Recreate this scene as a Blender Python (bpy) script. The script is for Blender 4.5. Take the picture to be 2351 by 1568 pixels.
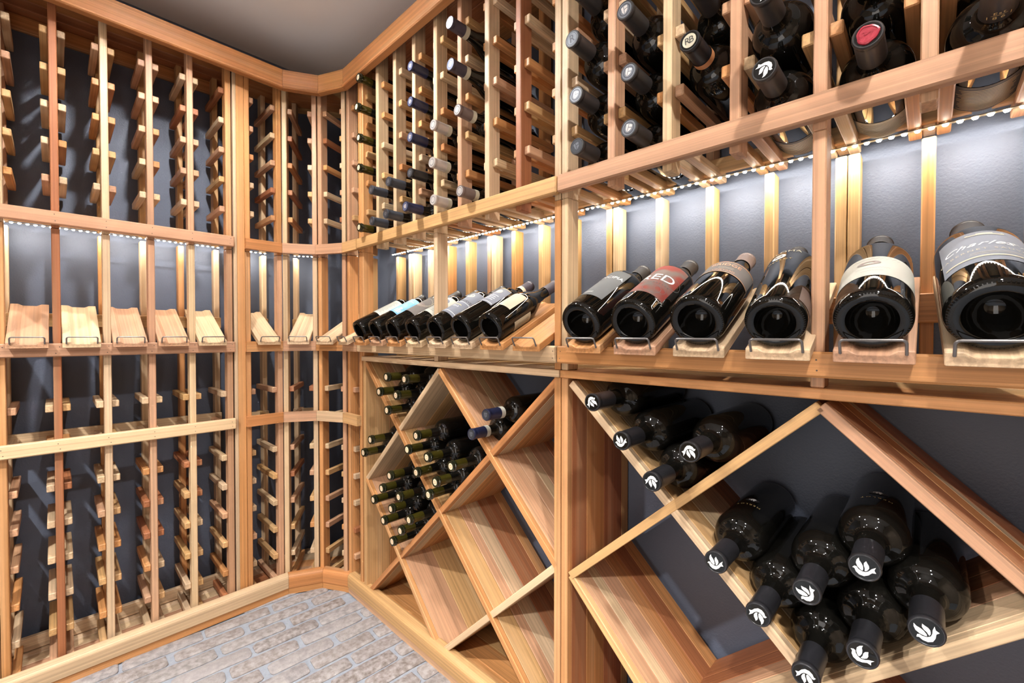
import bpy, bmesh, math, random
from mathutils import Vector, Matrix

for _o in list(bpy.data.objects):
    bpy.data.objects.remove(_o)
SC = bpy.context.scene
COL = SC.collection
RND = random.Random(11)
OZ = 1.03                      # heights below are measured from the lens, the floor lies at z = 0

# ------------------------------------------------------------------ camera, world, light, exposure
cd = bpy.data.cameras.new('camera')
cam = bpy.data.objects.new('camera', cd); COL.objects.link(cam)
cd.sensor_width = 36.0; cd.lens = 36.0 * 1003.7 / 2351.0; cd.clip_start = 0.02
cam.location = (1.873, -0.8094, OZ)
cam.rotation_euler = (math.radians(90 - 0.9017), 0, math.radians(43.693))
SC.camera = cam

w = bpy.data.worlds.new('world'); SC.world = w; w.use_nodes = True
w.node_tree.nodes['Background'].inputs[0].default_value = (0.8, 0.85, 1.0, 1)
w.node_tree.nodes['Background'].inputs[1].default_value = 0.05
SC.view_settings.view_transform = 'Standard'; SC.view_settings.look = 'None'
SC.view_settings.gamma = 1.0; SC.view_settings.use_curve_mapping = False
SC.view_settings.exposure = 0.25
try:
    SC.cycles.max_bounces = 8; SC.cycles.diffuse_bounces = 5; SC.cycles.sample_clamp_indirect = 6.0
    SC.cycles.caustics_reflective = False; SC.cycles.caustics_refractive = False
except Exception:
    pass
CEIL_Z = 1.20
LAMP_POS = [(0.60, -0.56, 1.25, 144), (2.12, -0.60, 1.10, 150), (1.00, -1.60, 4.1, 110), (2.25, -1.55, 4.6, 112)]
LAMP_W, LAMP_R = 12.0, 0.03
LAMP_COL = (1.0, 0.975, 0.955)
DOOR_FILL_W, DOOR_FILL_COL = 17.0, (1.0, 0.96, 0.92)   # fill lamp added in the unseen doorway, lifts ceiling and racks
LED_W_PER_M, LED_COL = 4.1, (1.0, 0.93, 0.83)

# ------------------------------------------------------------------ materials
def srgb(r, g, b):
    f = lambda c: (c / 12.92 if c <= 0.04045 else ((c + 0.055) / 1.055) ** 2.4)
    return (f(r / 255), f(g / 255), f(b / 255), 1)

def mat(name, color=(0.8, 0.8, 0.8, 1), rough=0.5, metal=0.0, spec=0.5, coat=0.0, emit=None, estr=0.0):
    m = bpy.data.materials.new(name); m.use_nodes = True
    b = m.node_tree.nodes['Principled BSDF']
    b.inputs['Base Color'].default_value = color; b.inputs['Roughness'].default_value = rough
    b.inputs['Metallic'].default_value = metal; b.inputs['Specular IOR Level'].default_value = spec
    b.inputs['Coat Weight'].default_value = coat
    if emit:
        b.inputs['Emission Color'].default_value = emit; b.inputs['Emission Strength'].default_value = estr
    return m

def N(m, t, **kw):
    n = m.node_tree.nodes.new(t)
    for k, v in kw.items():
        setattr(n, k, v)
    return n

def L(m, a, b):
    m.node_tree.links.new(a, b)

def wood_material():
    m = mat('cedar', rough=0.5, spec=0.3)
    b = m.node_tree.nodes['Principled BSDF']
    tc = N(m, 'ShaderNodeTexCoord'); oi = N(m, 'ShaderNodeObjectInfo')
    mul = N(m, 'ShaderNodeMath', operation='MULTIPLY'); mul.inputs[1].default_value = 61.0
    L(m, oi.outputs['Random'], mul.inputs[0])
    add = N(m, 'ShaderNodeVectorMath', operation='ADD')
    cmb = N(m, 'ShaderNodeCombineXYZ')
    for i in range(3):
        L(m, mul.outputs[0], cmb.inputs[i])
    L(m, tc.outputs['Object'], add.inputs[0]); L(m, cmb.outputs[0], add.inputs[1])
    def noise(sx, syz, detail, dist=0.0):
        mp = N(m, 'ShaderNodeMapping'); mp.inputs['Scale'].default_value = (sx, syz, syz)
        L(m, add.outputs[0], mp.inputs[0])
        n = N(m, 'ShaderNodeTexNoise'); n.inputs['Scale'].default_value = 1.0
        n.inputs['Detail'].default_value = detail; n.inputs['Distortion'].default_value = dist
        L(m, mp.outputs[0], n.inputs[0]); return n.outputs[0]
    broad = noise(0.7, 24, 1.5, 0.12); lines = noise(1.1, 190, 3.0, 0.15); fine = noise(9, 700, 2)
    def ramp(src, a, bb, lo, hi):
        r = N(m, 'ShaderNodeMapRange'); r.inputs[1].default_value = a; r.inputs[2].default_value = bb
        r.inputs[3].default_value = lo; r.inputs[4].default_value = hi
        L(m, src, r.inputs[0]); return r.outputs[0]
    # sapwood streaks
    mx = N(m, 'ShaderNodeMix', data_type='RGBA'); L(m, ramp(broad, 0.54, 0.70, 0.0, 0.42), mx.inputs[0])
    L(m, oi.outputs['Color'], mx.inputs[6])
    sat = N(m, 'ShaderNodeMix', data_type='RGBA'); sat.inputs[0].default_value = 0.6
    sat.inputs[7].default_value = (0.58, 0.42, 0.25, 1); L(m, oi.outputs['Color'], sat.inputs[6])
    L(m, sat.outputs[2], mx.inputs[7])
    # darker heart bands and growth lines
    k1 = ramp(broad, 0.28, 0.46, 0.84, 1.0); k2 = ramp(lines, 0.36, 0.62, 0.79, 1.08); k3 = ramp(fine, 0.3, 0.7, 0.93, 1.05)
    p1 = N(m, 'ShaderNodeMath', operation='MULTIPLY'); L(m, k1, p1.inputs[0]); L(m, k2, p1.inputs[1])
    p2 = N(m, 'ShaderNodeMath', operation='MULTIPLY'); L(m, p1.outputs[0], p2.inputs[0]); L(m, k3, p2.inputs[1])
    vm = N(m, 'ShaderNodeVectorMath', operation='SCALE'); L(m, mx.outputs[2], vm.inputs[0]); L(m, p2.outputs[0], vm.inputs['Scale'])
    L(m, vm.outputs[0], b.inputs['Base Color'])
    bp = N(m, 'ShaderNodeBump'); bp.inputs['Strength'].default_value = 0.12; bp.inputs['Distance'].default_value = 0.0015
    L(m, lines, bp.inputs['Height']); L(m, bp.outputs[0], b.inputs['Normal'])
    return m

def noisy(name, c1, c2, scale, rough, bump=0.0, bscale=None, detail=4, spec=0.4, objrand=False):
    m = mat(name, rough=rough, spec=spec); b = m.node_tree.nodes['Principled BSDF']
    tc = N(m, 'ShaderNodeTexCoord'); src = tc.outputs['Object']
    if objrand:
        oi = N(m, 'ShaderNodeObjectInfo'); add = N(m, 'ShaderNodeVectorMath', operation='ADD')
        mul = N(m, 'ShaderNodeMath', operation='MULTIPLY'); mul.inputs[1].default_value = 40
        L(m, oi.outputs['Random'], mul.inputs[0]); L(m, src, add.inputs[0]); L(m, mul.outputs[0], add.inputs[1]); src = add.outputs[0]
    n = N(m, 'ShaderNodeTexNoise'); n.inputs['Scale'].default_value = scale; n.inputs['Detail'].default_value = detail
    L(m, src, n.inputs[0])
    r = N(m, 'ShaderNodeMapRange'); r.inputs[1].default_value = 0.35; r.inputs[2].default_value = 0.65; L(m, n.outputs[0], r.inputs[0])
    mx = N(m, 'ShaderNodeMix', data_type='RGBA'); L(m, r.outputs[0], mx.inputs[0])
    if objrand:
        L(m, oi.outputs['Color'], mx.inputs[6])
    else:
        mx.inputs[6].default_value = c1
    mx.inputs[7].default_value = c2; L(m, mx.outputs[2], b.inputs['Base Color'])
    if bump:
        n2 = N(m, 'ShaderNodeTexNoise'); n2.inputs['Scale'].default_value = bscale or scale; n2.inputs['Detail'].default_value = 3
        L(m, src, n2.inputs[0])
        bp = N(m, 'ShaderNodeBump'); bp.inputs['Strength'].default_value = bump; bp.inputs['Distance'].default_value = 0.002
        L(m, n2.outputs[0], bp.inputs['Height']); L(m, bp.outputs[0], b.inputs['Normal'])
    return m

WOOD = wood_material()
PAINT = noisy('charcoal_paint', (0.092, 0.109, 0.151, 1), (0.098, 0.116, 0.160, 1), 6, 0.55, 0.35, 260, spec=0.4)
CEILM = noisy('ceiling_paint', (0.90, 0.89, 0.88, 1), (0.92, 0.91, 0.90, 1), 3, 0.9, 0.05, 200)
ROOMW = noisy('far_wall_paint', (0.30, 0.22, 0.15, 1), (0.36, 0.27, 0.19, 1), 3, 0.8)
MORTAR = noisy('mortar', (0.235, 0.260, 0.30, 1), (0.29, 0.315, 0.355, 1), 40, 0.95, 0.8, 160)
BRICK = noisy('old_brick', (0.4, 0.3, 0.25, 1), (0.33, 0.305, 0.295, 1), 62, 0.9, 0.8, 190, 8, 0.2, True)
GLASS = mat('dark_bottle_glass', (0.004, 0.0037, 0.003, 1), 0.03, spec=0.36)
GREEN = mat('olive_neck_glass', (0.034, 0.028, 0.004, 1), 0.06, spec=0.6)
RIMG = mat('dark_green_lip_glass', (0.010, 0.012, 0.005, 1), 0.06, spec=0.7)
CORK = noisy('cork_end', (0.62, 0.50, 0.33, 1), (0.70, 0.60, 0.43, 1), 300, 0.8)
def foil(name, c, rough=0.38, metal=0.0):
    return mat(name, c, rough, metal, spec=0.45)
F_BLACK = foil('black_foil', (0.012, 0.012, 0.014, 1), 0.35)
F_SLATE = foil('slate_foil', (0.035, 0.042, 0.055, 1), 0.4)
F_GREY = foil('grey_foil', (0.026, 0.024, 0.024, 1), 0.40)
F_NAVY = foil('navy_foil', (0.010, 0.014, 0.042, 1), 0.35)
F_SILV = foil('silver_foil', (0.50, 0.46, 0.42, 1), 0.32, 0.35)
F_BROWN = foil('taupe_foil', (0.13, 0.095, 0.085, 1), 0.4)
F_PLUM = foil('plum_foil', (0.035, 0.03, 0.045, 1), 0.4)
F_TOP = foil('embossed_foil_top', (0.15, 0.165, 0.19, 1), 0.3, 0.4)
F_TOPB = foil('embossed_blue_top', (0.16, 0.19, 0.34, 1), 0.3, 0.4)
F_TOPD = foil('embossed_dark_top', (0.05, 0.055, 0.065, 1), 0.3, 0.3)
F_TOPS = foil('embossed_silver_top', (0.55, 0.52, 0.50, 1), 0.35, 0.3)
CREAM = mat('cream_paper', (0.42, 0.385, 0.285, 1), 0.7)
IVORY = mat('ivory_paper', (0.40, 0.40, 0.345, 1), 0.7)
GREYP = mat('grey_paper', (0.125, 0.132, 0.132, 1), 0.7, spec=0.15)
SLATEP = mat('blue_grey_paper', (0.165, 0.178, 0.21, 1), 0.7, spec=0.15)
TAUPEP = mat('taupe_paper', (0.13, 0.118, 0.11, 1), 0.7, spec=0.15)
BLUEP = noisy('sky_blue_paper', (0.10, 0.30, 0.52, 1), (0.22, 0.41, 0.55, 1), 30, 0.5)
REDP = noisy('red_swirl_paper', (0.21, 0.034, 0.024, 1), (0.14, 0.105, 0.09, 1), 34, 0.7, detail=1, spec=0.15)
WHITEINK = mat('white_ink', (0.80, 0.80, 0.78, 1), 0.5)
BLACKINK = mat('black_ink', (0.02, 0.02, 0.02, 1), 0.5)
GOLD = mat('gold_ink', (0.60, 0.44, 0.18, 1), 0.4)
ORANGEINK = mat('copper_ink', (0.50, 0.22, 0.09, 1), 0.45)
WAX = noisy('red_wax', (0.25, 0.012, 0.025, 1), (0.34, 0.028, 0.045, 1), 120, 0.35, 0.4, 160)
WIRE = mat('grey_wire', (0.13, 0.118, 0.112, 1), 0.4, 0.3)
TAPE = mat('led_tape', (0.16, 0.12, 0.07, 1), 0.5)
LEDM = mat('led_glow', (1, 1, 1, 1), emit=(1.0, 0.95, 0.84, 1), estr=38)
LAMPM = mat('downlight_glow', (1, 1, 1, 1), emit=(1.0, 0.98, 0.95, 1), estr=400)
WHITE = mat('white_trim', (0.75, 0.75, 0.73, 1), 0.5)
for _m in (LEDM, LAMPM):
    try:
        _m.cycles.emission_sampling = 'NONE'
    except Exception:
        pass

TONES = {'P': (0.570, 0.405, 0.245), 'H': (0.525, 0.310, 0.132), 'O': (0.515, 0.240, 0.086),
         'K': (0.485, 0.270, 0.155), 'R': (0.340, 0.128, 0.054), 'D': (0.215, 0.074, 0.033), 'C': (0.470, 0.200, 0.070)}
def tone(t, j=0.10):
    c = TONES[t]; k = 1 + RND.uniform(-j, j)
    return (c[0] * k, c[1] * k, c[2] * k * (1 + RND.uniform(-j, j) * 0.5), 1)
def pick(s):
    return RND.choice(s)

# ------------------------------------------------------------------ object helpers
WM = {}
def thing(name, label, cat, loc, group=None):
    o = bpy.data.objects.new(name, None); COL.objects.link(o)
    o.empty_display_size = 0.02
    o.location = (loc[0], loc[1], loc[2] + OZ)
    WM[o.name] = Matrix.Translation(o.location)
    o['label'] = label; o['category'] = cat
    if group:
        o['group'] = group
    return o

def part(name, me, M, parent=None, color=None, label=None, kind=None):
    """link one mesh object; M is its world matrix with heights measured from the lens"""
    o = bpy.data.objects.new(name, me); COL.objects.link(o)
    Wm = Matrix.Translation((0, 0, OZ)) @ M
    WM[o.name] = Wm
    if parent is not None:
        o.parent = parent; o.matrix_basis = WM[parent.name].inverted() @ Wm
    else:
        o.matrix_basis = Wm
    if color:
        o.color = color
    if label:
        o['label'] = label
    if kind:
        o['kind'] = kind
    return o

def finish(bm, name, m, smooth=False):
    me = bpy.data.meshes.new(name); bm.to_mesh(me); bm.free()
    me.materials.append(m)
    if smooth:
        for p in me.polygons:
            p.use_smooth = True
        try:
            me.set_sharp_from_angle(angle=math.radians(38))
        except Exception:
            pass
    return me

BOX = {}
def box_mesh(l, wd, h, bev=0.0018, m=None):
    m = m or WOOD
    key = (round(l, 4), round(wd, 4), round(h, 4), round(bev, 4), m.name)
    if key not in BOX:
        bm = bmesh.new(); bmesh.ops.create_cube(bm, size=1.0)
        bmesh.ops.scale(bm, vec=(l, wd, h), verts=bm.verts)
        if bev > 0:
            bmesh.ops.bevel(bm, geom=list(bm.edges), offset=min(bev, 0.3 * min(l, wd, h)), segments=1, affect='EDGES', profile=0.5)
        BOX[key] = finish(bm, 'board', m)
    return BOX[key]

def axes(C, X, Z):
    X = Vector(X).normalized(); Z = Vector(Z); Y = Z.cross(X).normalized(); Z = X.cross(Y)
    return Matrix(((X.x, Y.x, Z.x, C[0]), (X.y, Y.y, Z.y, C[1]), (X.z, Y.z, Z.z, C[2]), (0, 0, 0, 1)))

class Frame:
    """a run of rack: s along the front, d back from the front face, z up"""
    def __init__(self, o, t):
        self.o = Vector((o[0], o[1], 0)); self.t = Vector((t[0], t[1], 0)).normalized()
        self.b = Vector((-self.t.y, self.t.x, 0)); self.u = Vector((0, 0, 1))
    def p(self, s, d, z):
        return self.o + self.t * s + self.b * d + self.u * z
    def v(self, s, d, z):
        return self.t * s + self.b * d + self.u * z
LEFT = Frame((0, 0), (0, 1)); RIGHT = Frame((0, 0), (1, 0))
K1, K2, K3 = Vector((0, -0.178)), Vector((0.068, -0.066)), Vector((0.188, -0.004))
FB = Frame(K1, K2 - K1); FC = Frame(K2, K3 - K2)

def bx(parent, name, F, s0, s1, d0, d1, z0, z1, col, bev=0.0018, m=None, label=None, kind=None):
    S, D, Z = s1 - s0, d1 - d0, z1 - z0
    c = F.p((s0 + s1) / 2, (d0 + d1) / 2, (z0 + z1) / 2)
    if Z >= S and Z >= D:
        me = box_mesh(Z, S, D, bev, m); M = axes(c, F.u, F.b)
    elif S >= D:
        me = box_mesh(S, D, Z, bev, m); M = axes(c, F.t, F.u)
    else:
        me = box_mesh(D, S, Z, bev, m); M = axes(c, F.b, F.u)
    return part(name, me, M, parent, tone(col) if isinstance(col, str) else col, label, kind)

def prism(pts_a, pts_b, name, m, X, Z, parent, col, pname, label=None, kind=None, bev=0.0):
    """solid between two matching outlines (world points); local X runs along X so the grain follows"""
    c = sum(pts_a + pts_b, Vector((0, 0, 0))) / (len(pts_a) * 2)
    M = axes(c, X, Z); inv = M.inverted()
    bm = bmesh.new()
    va = [bm.verts.new(inv @ p) for p in pts_a]; vb = [bm.verts.new(inv @ p) for p in pts_b]
    n = len(va)
    bm.faces.new(va); bm.faces.new(vb[::-1])
    for i in range(n):
        bm.faces.new((va[i], vb[i], vb[(i + 1) % n], va[(i + 1) % n]))
    bmesh.ops.recalc_face_normals(bm, faces=bm.faces)
    if bev:
        bmesh.ops.bevel(bm, geom=list(bm.edges), offset=bev, segments=1, affect='EDGES', profile=0.5)
    return part(pname, finish(bm, name, m), M, parent, col, label, kind)

def mitred(pts, profile, names, cols, parents, m=WOOD, kind=None, labels=None):
    """moulding along a polyline of front-face points; profile = [(offset back from the front, z)]"""
    n = len(pts); P = [Vector((p[0], p[1], 0)) for p in pts]
    dirs = [(P[i + 1] - P[i]).normalized() for i in range(n - 1)]
    nb = [Vector((-d.y, d.x, 0)) for d in dirs]
    mit = []
    for i in range(n):
        if i == 0: mit.append(nb[0])
        elif i == n - 1: mit.append(nb[-1])
        else:
            v = (nb[i - 1] + nb[i]).normalized(); mit.append(v / v.dot(nb[i]))
    out = []
    for i in range(n - 1):
        a = [P[i] + mit[i] * o + Vector((0, 0, z)) + dirs[i] * 0.0004 for o, z in profile]
        b = [P[i + 1] + mit[i + 1] * o + Vector((0, 0, z)) - dirs[i] * 0.0004 for o, z in profile]
        out.append(prism(a, b, names[i], m, dirs[i], (0, 0, 1), parents[i] if parents else None, cols[i], names[i],
                         labels[i] if labels else None, kind))
    return out

# ------------------------------------------------------------------ heights and depths shared by the runs
Z_FLOOR = -1.03
Z_DECK = -1.0
ZU = (0.323, 0.362)            # rail under the upper racks
ZD = (-0.065, -0.026)          # rail carrying the display boards
ZM = (-0.349, -0.310)          # rail under the half height row
Z_SOF = 1.015
PW = 0.018                     # post width
LV_UP = [0.906, 0.798, 0.690, 0.582, 0.473]
LV_LO = [-0.210, -0.325, -0.448, -0.557, -0.664, -0.773, -0.880, -0.972]
DL, DR = 0.240, 0.282          # wall depth behind the left and right runs
RAIL_TONES = 'PPPHHOOKKKRRC'
POST_TONES = 'PPHHOOKKC'

# ------------------------------------------------------------------ room shell
def slab(name, x0, x1, y0, y1, z0, z1, m):
    me = box_mesh(x1 - x0, y1 - y0, z1 - z0, 0, m)
    o = part(name, me, Matrix.Translation(((x0 + x1) / 2, (y0 + y1) / 2, (z0 + z1) / 2)))
    o['kind'] = 'structure'; return o
XM, YM = 3.2, -2.5
floor = slab('floor', -DL, XM, YM, DR, Z_FLOOR - 0.06, Z_FLOOR - 0.005, MORTAR)
slab('wall_left', -DL - 0.08, -DL, YM - 0.08, DR + 0.08, Z_FLOOR - 0.06, CEIL_Z + 0.08, PAINT)
slab('wall_right', -DL, XM + 0.08, DR, DR + 0.08, Z_FLOOR - 0.06, CEIL_Z + 0.08, PAINT)
slab('wall_back', XM, XM + 0.08, YM - 0.08, DR, Z_FLOOR - 0.06, CEIL_Z + 0.08, ROOMW)
slab('wall_front', -DL, XM, YM - 0.08, YM, Z_FLOOR - 0.06, CEIL_Z + 0.08, ROOMW)
slab('ceiling', -DL, XM, YM, DR, CEIL_Z, CEIL_Z + 0.08, CEILM)

# door frame supposed behind the camera; the area lamp in it is added fill
for nm, a, b, c, d in (('door_1', 1.20, 1.28, -1.03, 1.05), ('door_1', 2.16, 2.24, -1.03, 1.05), ('door_1', 1.20, 2.24, 1.05, 1.13)):
    slab(nm, a, b, YM - 0.0, YM + 0.03, c if nm else c, d, WOOD).color = (0.5, 0.28, 0.13, 1)
_d = bpy.data.lights.new('doorway_fill_light', 'AREA'); _d.shape = 'RECTANGLE'; _d.size = 0.86; _d.size_y = 2.0
_d.energy = DOOR_FILL_W; _d.color = DOOR_FILL_COL
_o = bpy.data.objects.new('doorway_fill_light', _d); COL.objects.link(_o); _o.location = (1.72, YM + 0.02, 1.03); _o.rotation_euler = (math.radians(90), 0, 0)

# bricks of the floor
def brick_mesh(l, wd, seed):
    r = random.Random(seed); bm = bmesh.new()
    nx, ny = 7, 3
    pts = []
    per = []
    hx, hy, rad = l / 2, wd / 2, 0.006 + 0.007 * r.random()
    for cx, cy, a0 in ((hx, hy, 0), (-hx, hy, 90), (-hx, -hy, 180), (hx, -hy, 270)):
        for k in range(3):
            a = math.radians(a0 + 45 * k)
            per.append((cx - math.copysign(rad, cx) + rad * math.cos(a), cy - math.copysign(rad, cy) + rad * math.sin(a)))
    fin = []
    for i, p in enumerate(per):
        q = per[(i + 1) % len(per)]; fin.append(p)
        d = math.hypot(q[0] - p[0], q[1] - p[1]); k = int(d / 0.03)
        for j in range(1, k):
            t = j / k; fin.append((p[0] + (q[0] - p[0]) * t, p[1] + (q[1] - p[1]) * t))
    ring0 = []; ring1 = []; ring2 = []
    for (x, y) in fin:
        jx, jy = r.uniform(-0.0016, 0.0016), r.uniform(-0.0016, 0.0016)
        ring0.append(bm.verts.new((x + jx, y + jy, -0.02)))
        ring1.append(bm.verts.new((x + jx, y + jy, -0.003 + r.uniform(-0.0008, 0.0006))))
        ring2.append(bm.verts.new((x * (1 - 0.006 / hx) + jx, y * (1 - 0.006 / hy) + jy, r.uniform(-0.0006, 0.0008))))
    n = len(fin)
    for i in range(n):
        j = (i + 1) % n
        bm.faces.new((ring0[i], ring0[j], ring1[j], ring1[i])); bm.faces.new((ring1[i], ring1[j], ring2[j], ring2[i]))
    bm.faces.new(ring2)
    return finish(bm, 'brick', BRICK, True)
BR_L, BR_W, PX, PY = 0.199, 0.0555, 0.0660, 0.211
BRM = [brick_mesh(BR_L, BR_W, s) for s in range(6)]
BRICK_TONES = [(0.46, 0.375, 0.32), (0.49, 0.42, 0.37), (0.40, 0.31, 0.255), (0.53, 0.46, 0.42), (0.45, 0.365, 0.315), (0.50, 0.435, 0.40)]
ang = math.radians(-3.4); ca, sa = math.cos(ang), math.sin(ang)
for i in range(-3, 30):
    off = (0.5 if i % 2 else 0.0) * PY + RND.uniform(-0.02, 0.02) + 0.02
    for j in range(-9, 3):
        u, v = 0.040 + i * PX, -0.045 + j * PY + off
        x, y = u * ca - v * sa, u * sa + v * ca
        if not (0.02 < x < 1.85 and -1.45 < y < 0.07) or x + 1.3 * (-y) < 0.10 + 0.0:
            continue
        M = Matrix.Translation((x, y, Z_FLOOR + 0.001 + RND.uniform(-0.0008, 0.001))) @ Matrix.Rotation(math.pi / 2 + ang + RND.uniform(-0.012, 0.012), 4, 'Z') \
            @ Matrix.Diagonal((RND.uniform(0.94, 1.03), RND.uniform(0.93, 1.05), 1, 1))
        c = RND.choice(BRICK_TONES); k = RND.uniform(0.88, 1.1)
        part('brick', RND.choice(BRM), M, floor, (c[0] * k * 0.445, c[1] * k * 0.472, c[2] * k * 0.515, 1))

# ------------------------------------------------------------------ trims of the room: crown and base
CR = [(0.066, -1.30), (0.058, -0.190), (0.117, -0.080), (0.228, -0.031), (2.30, -0.036)]
prof = [(0, 0.962), (0.0, 1.022), (0.020, 1.022), (0.020, 0.950), (-0.003, 0.950), (-0.006, 0.954), (-0.005, 0.960)]
mitred(CR, prof, ['trim_1', 'trim_2', 'trim_3', 'trim_4'], [tone('C', 0.02), tone('C', 0.02), tone('O', 0.02), tone('C', 0.02)], None, kind='structure')
BS = [(0.055, -1.30), (0.050, -0.180), (0.104, -0.070), (0.208, -0.014), (2.30, -0.016)]
bsp = [(0.004, Z_FLOOR), (0.004, Z_FLOOR + 0.026), (0.050, Z_FLOOR + 0.026), (0.050, Z_FLOOR)]
bnames = ['baseboard_left', 'baseboard_corner', 'baseboard_corner', 'baseboard_right']
bo = mitred(BS, bsp, bnames, [tone('O', 0.02), tone('O', 0.02), tone('O', 0.02), tone('K', 0.02)], None, kind='structure')
bul = [(0.0, Z_FLOOR + 0.0265), (0.0, Z_FLOOR + 0.062)]
for k in range(1, 6):
    a = k / 5 * math.pi / 2
    bul.append((0.014 - 0.014 * math.cos(a), Z_FLOOR + 0.062 + 0.014 * math.sin(a)))
bul += [(0.030, Z_FLOOR + 0.0765), (0.036, Z_FLOOR + 0.074), (0.036, Z_FLOOR + 0.0265)]
mitred(BS, bul, ['base_moulding'] * 4, [tone('P', 0.02), tone('C', 0.02), tone('C', 0.05), tone('H', 0.02)], bo)

# ------------------------------------------------------------------ rack builders
def bottle_rails(root, F, s_post, levels, sides, d0, d1, tones=RAIL_TONES, wd=PW, h=0.021):
    for lv in levels:
        t = pick(tones)
        for sd in sides:
            if RND.random() < 0.35:
                t = pick(tones)
            s0 = s_post - wd if sd < 0 else s_post + PW
            bx(root, 'bottle_rail', F, s0 + 0.0003, s0 + wd - 0.0003, d0 + RND.uniform(-0.001, 0.001), d1, lv - h, lv, t)

def display_board(root, F, s, wd, col, ln=0.280, tilt=26.0, yaw=0.0):
    ct, st = math.cos(math.radians(tilt)), math.sin(math.radians(tilt))
    O = F.p(s, -0.045, -0.0395); cy, sy = math.cos(math.radians(yaw)), math.sin(math.radians(yaw))
    X = F.v(-sy * ct, cy * ct, st); Z = F.v(sy * st, -cy * st, ct)
    hw = wd / 2; h = 0.016
    prof = [(-hw, 0), (hw, 0), (hw, h), (0.60 * hw, h), (0.36 * hw, h - 0.006), (-0.36 * hw, h - 0.006), (-0.60 * hw, h), (-hw, h)]
    T = F.v(cy, sy, 0)
    # plumb front end
    a = [O + T * y + Z * z + X * (z * st / ct) for y, z in prof]; b = [O + T * y + Z * z + X * ln for y, z in prof]
    bd = prism(a, b, 'display_board', WOOD, X, Z, root, tone(col), 'display_board', bev=0.0012)
    # wire stop
    hwr = hw * 0.80; path = []
    y0, top, r = hwr, h + 0.0175, 0.005
    path = [(-y0, h - 0.004), (-y0, top - r)]
    for k in range(1, 4):
        an = k / 4 * math.pi / 2; path.append((-y0 + r - r * math.cos(an), top - r + r * math.sin(an)))
    path += [(-y0 + r, top), (y0 - r, top)]
    for k in range(1, 4):
        an = k / 4 * math.pi / 2; path.append((y0 - r + r * math.sin(an), top - r + r * math.cos(an)))
    path += [(y0, top - r), (y0, h - 0.004)]
    bm = bmesh.new(); rw = 0.0019; rings = []
    for i, (y, z) in enumerate(path):
        pa = path[max(0, i - 1)]; pb = path[min(len(path) - 1, i + 1)]
        tv = Vector((pb[0] - pa[0], pb[1] - pa[1])).normalized(); nv = Vector((-tv.y, tv.x))
        rings.append([bm.verts.new((rw * math.sin(q * math.pi / 3), y + nv.x * rw * math.cos(q * math.pi / 3), z + nv.y * rw * math.cos(q * math.pi / 3))) for q in range(6)])
    for i in range(len(rings) - 1):
        for q in range(6):
            bm.faces.new((rings[i][q], rings[i][(q + 1) % 6], rings[i + 1][(q + 1) % 6], rings[i + 1][q]))
    bm.faces.new(rings[0][::-1]); bm.faces.new(rings[-1])
    bmesh.ops.recalc_face_normals(bm, faces=bm.faces)
    part('wire_stop', finish(bm, 'wire_stop', WIRE, True), axes(O + X * 0.0045, X, Z), bd)
    return O, X, Z

NAIL = mat('nail_head', (0.05, 0.04, 0.035, 1), 0.5, 0.5)
def nails(root, F, pts):
    def mk():
        b = bmesh.new(); bmesh.ops.create_circle(b, cap_ends=True, radius=0.0013, segments=8)
        return finish(b, 'nail', NAIL)
    if 'nail' not in BOX: BOX['nail'] = mk()
    for s, z in pts:
        part('nail', BOX['nail'], axes(F.p(s + RND.uniform(-.002, .002), -0.0192, z), F.t, -F.b), root)

# ---- left wall, upper rack
ps = [-0.923 + 0.11 * i for i in range(5)] + [-0.369]
pcol = ['P', 'R', 'P', 'K', 'K', 'O']
pall = [(-1.163, 'H'), (-1.053, 'P'), (-0.9425, 'H')] + list(zip(ps, pcol))
lu = thing('upper_wine_rack', 'empty cedar bottle rack on the left wall between crown moulding and light strip', 'wine rack', (-0.12, -0.75, 0.32))
RPL = (0.185, 0.225)
for i, (s, c) in enumerate(pall):
    bx(lu, 'front_post', LEFT, s, s + PW, 0, 0.040, 0.316, Z_SOF, c)
    bx(lu, 'rear_post', LEFT, s, s + PW, RPL[0], RPL[1], 0.352, Z_SOF, pick('PHOOK'))
    sides = [1] if i in (0,) or abs(s + 0.923) < 1e-6 else ([-1] if i in (2, len(pall) - 1) else [-1, 1])
    bottle_rails(lu, LEFT, s, LV_UP, sides, 0.012, 0.215)
bx(lu, 'front_rail', LEFT, -1.20, -0.347, -0.019, 0, ZU[0], ZU[1], 'K', 0.003)
bx(lu, 'rear_rail', LEFT, -1.20, -0.35, RPL[0] - 0.016, RPL[0] - 0.0005, 0.352, 0.39, 'H')
bx(lu, 'rear_strip', LEFT, -1.20, -0.30, RPL[1] + 0.0005, DL - 0.0005, 0.966, Z_SOF, 'C')
for k in range(5):
    bx(lu, 'soffit_plank', LEFT, -1.20, -0.312, -0.044 + k * 0.0565, -0.044 + (k + 1) * 0.0565 - 0.0006, Z_SOF, Z_SOF + 0.016, pick('OCCR'))
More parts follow.
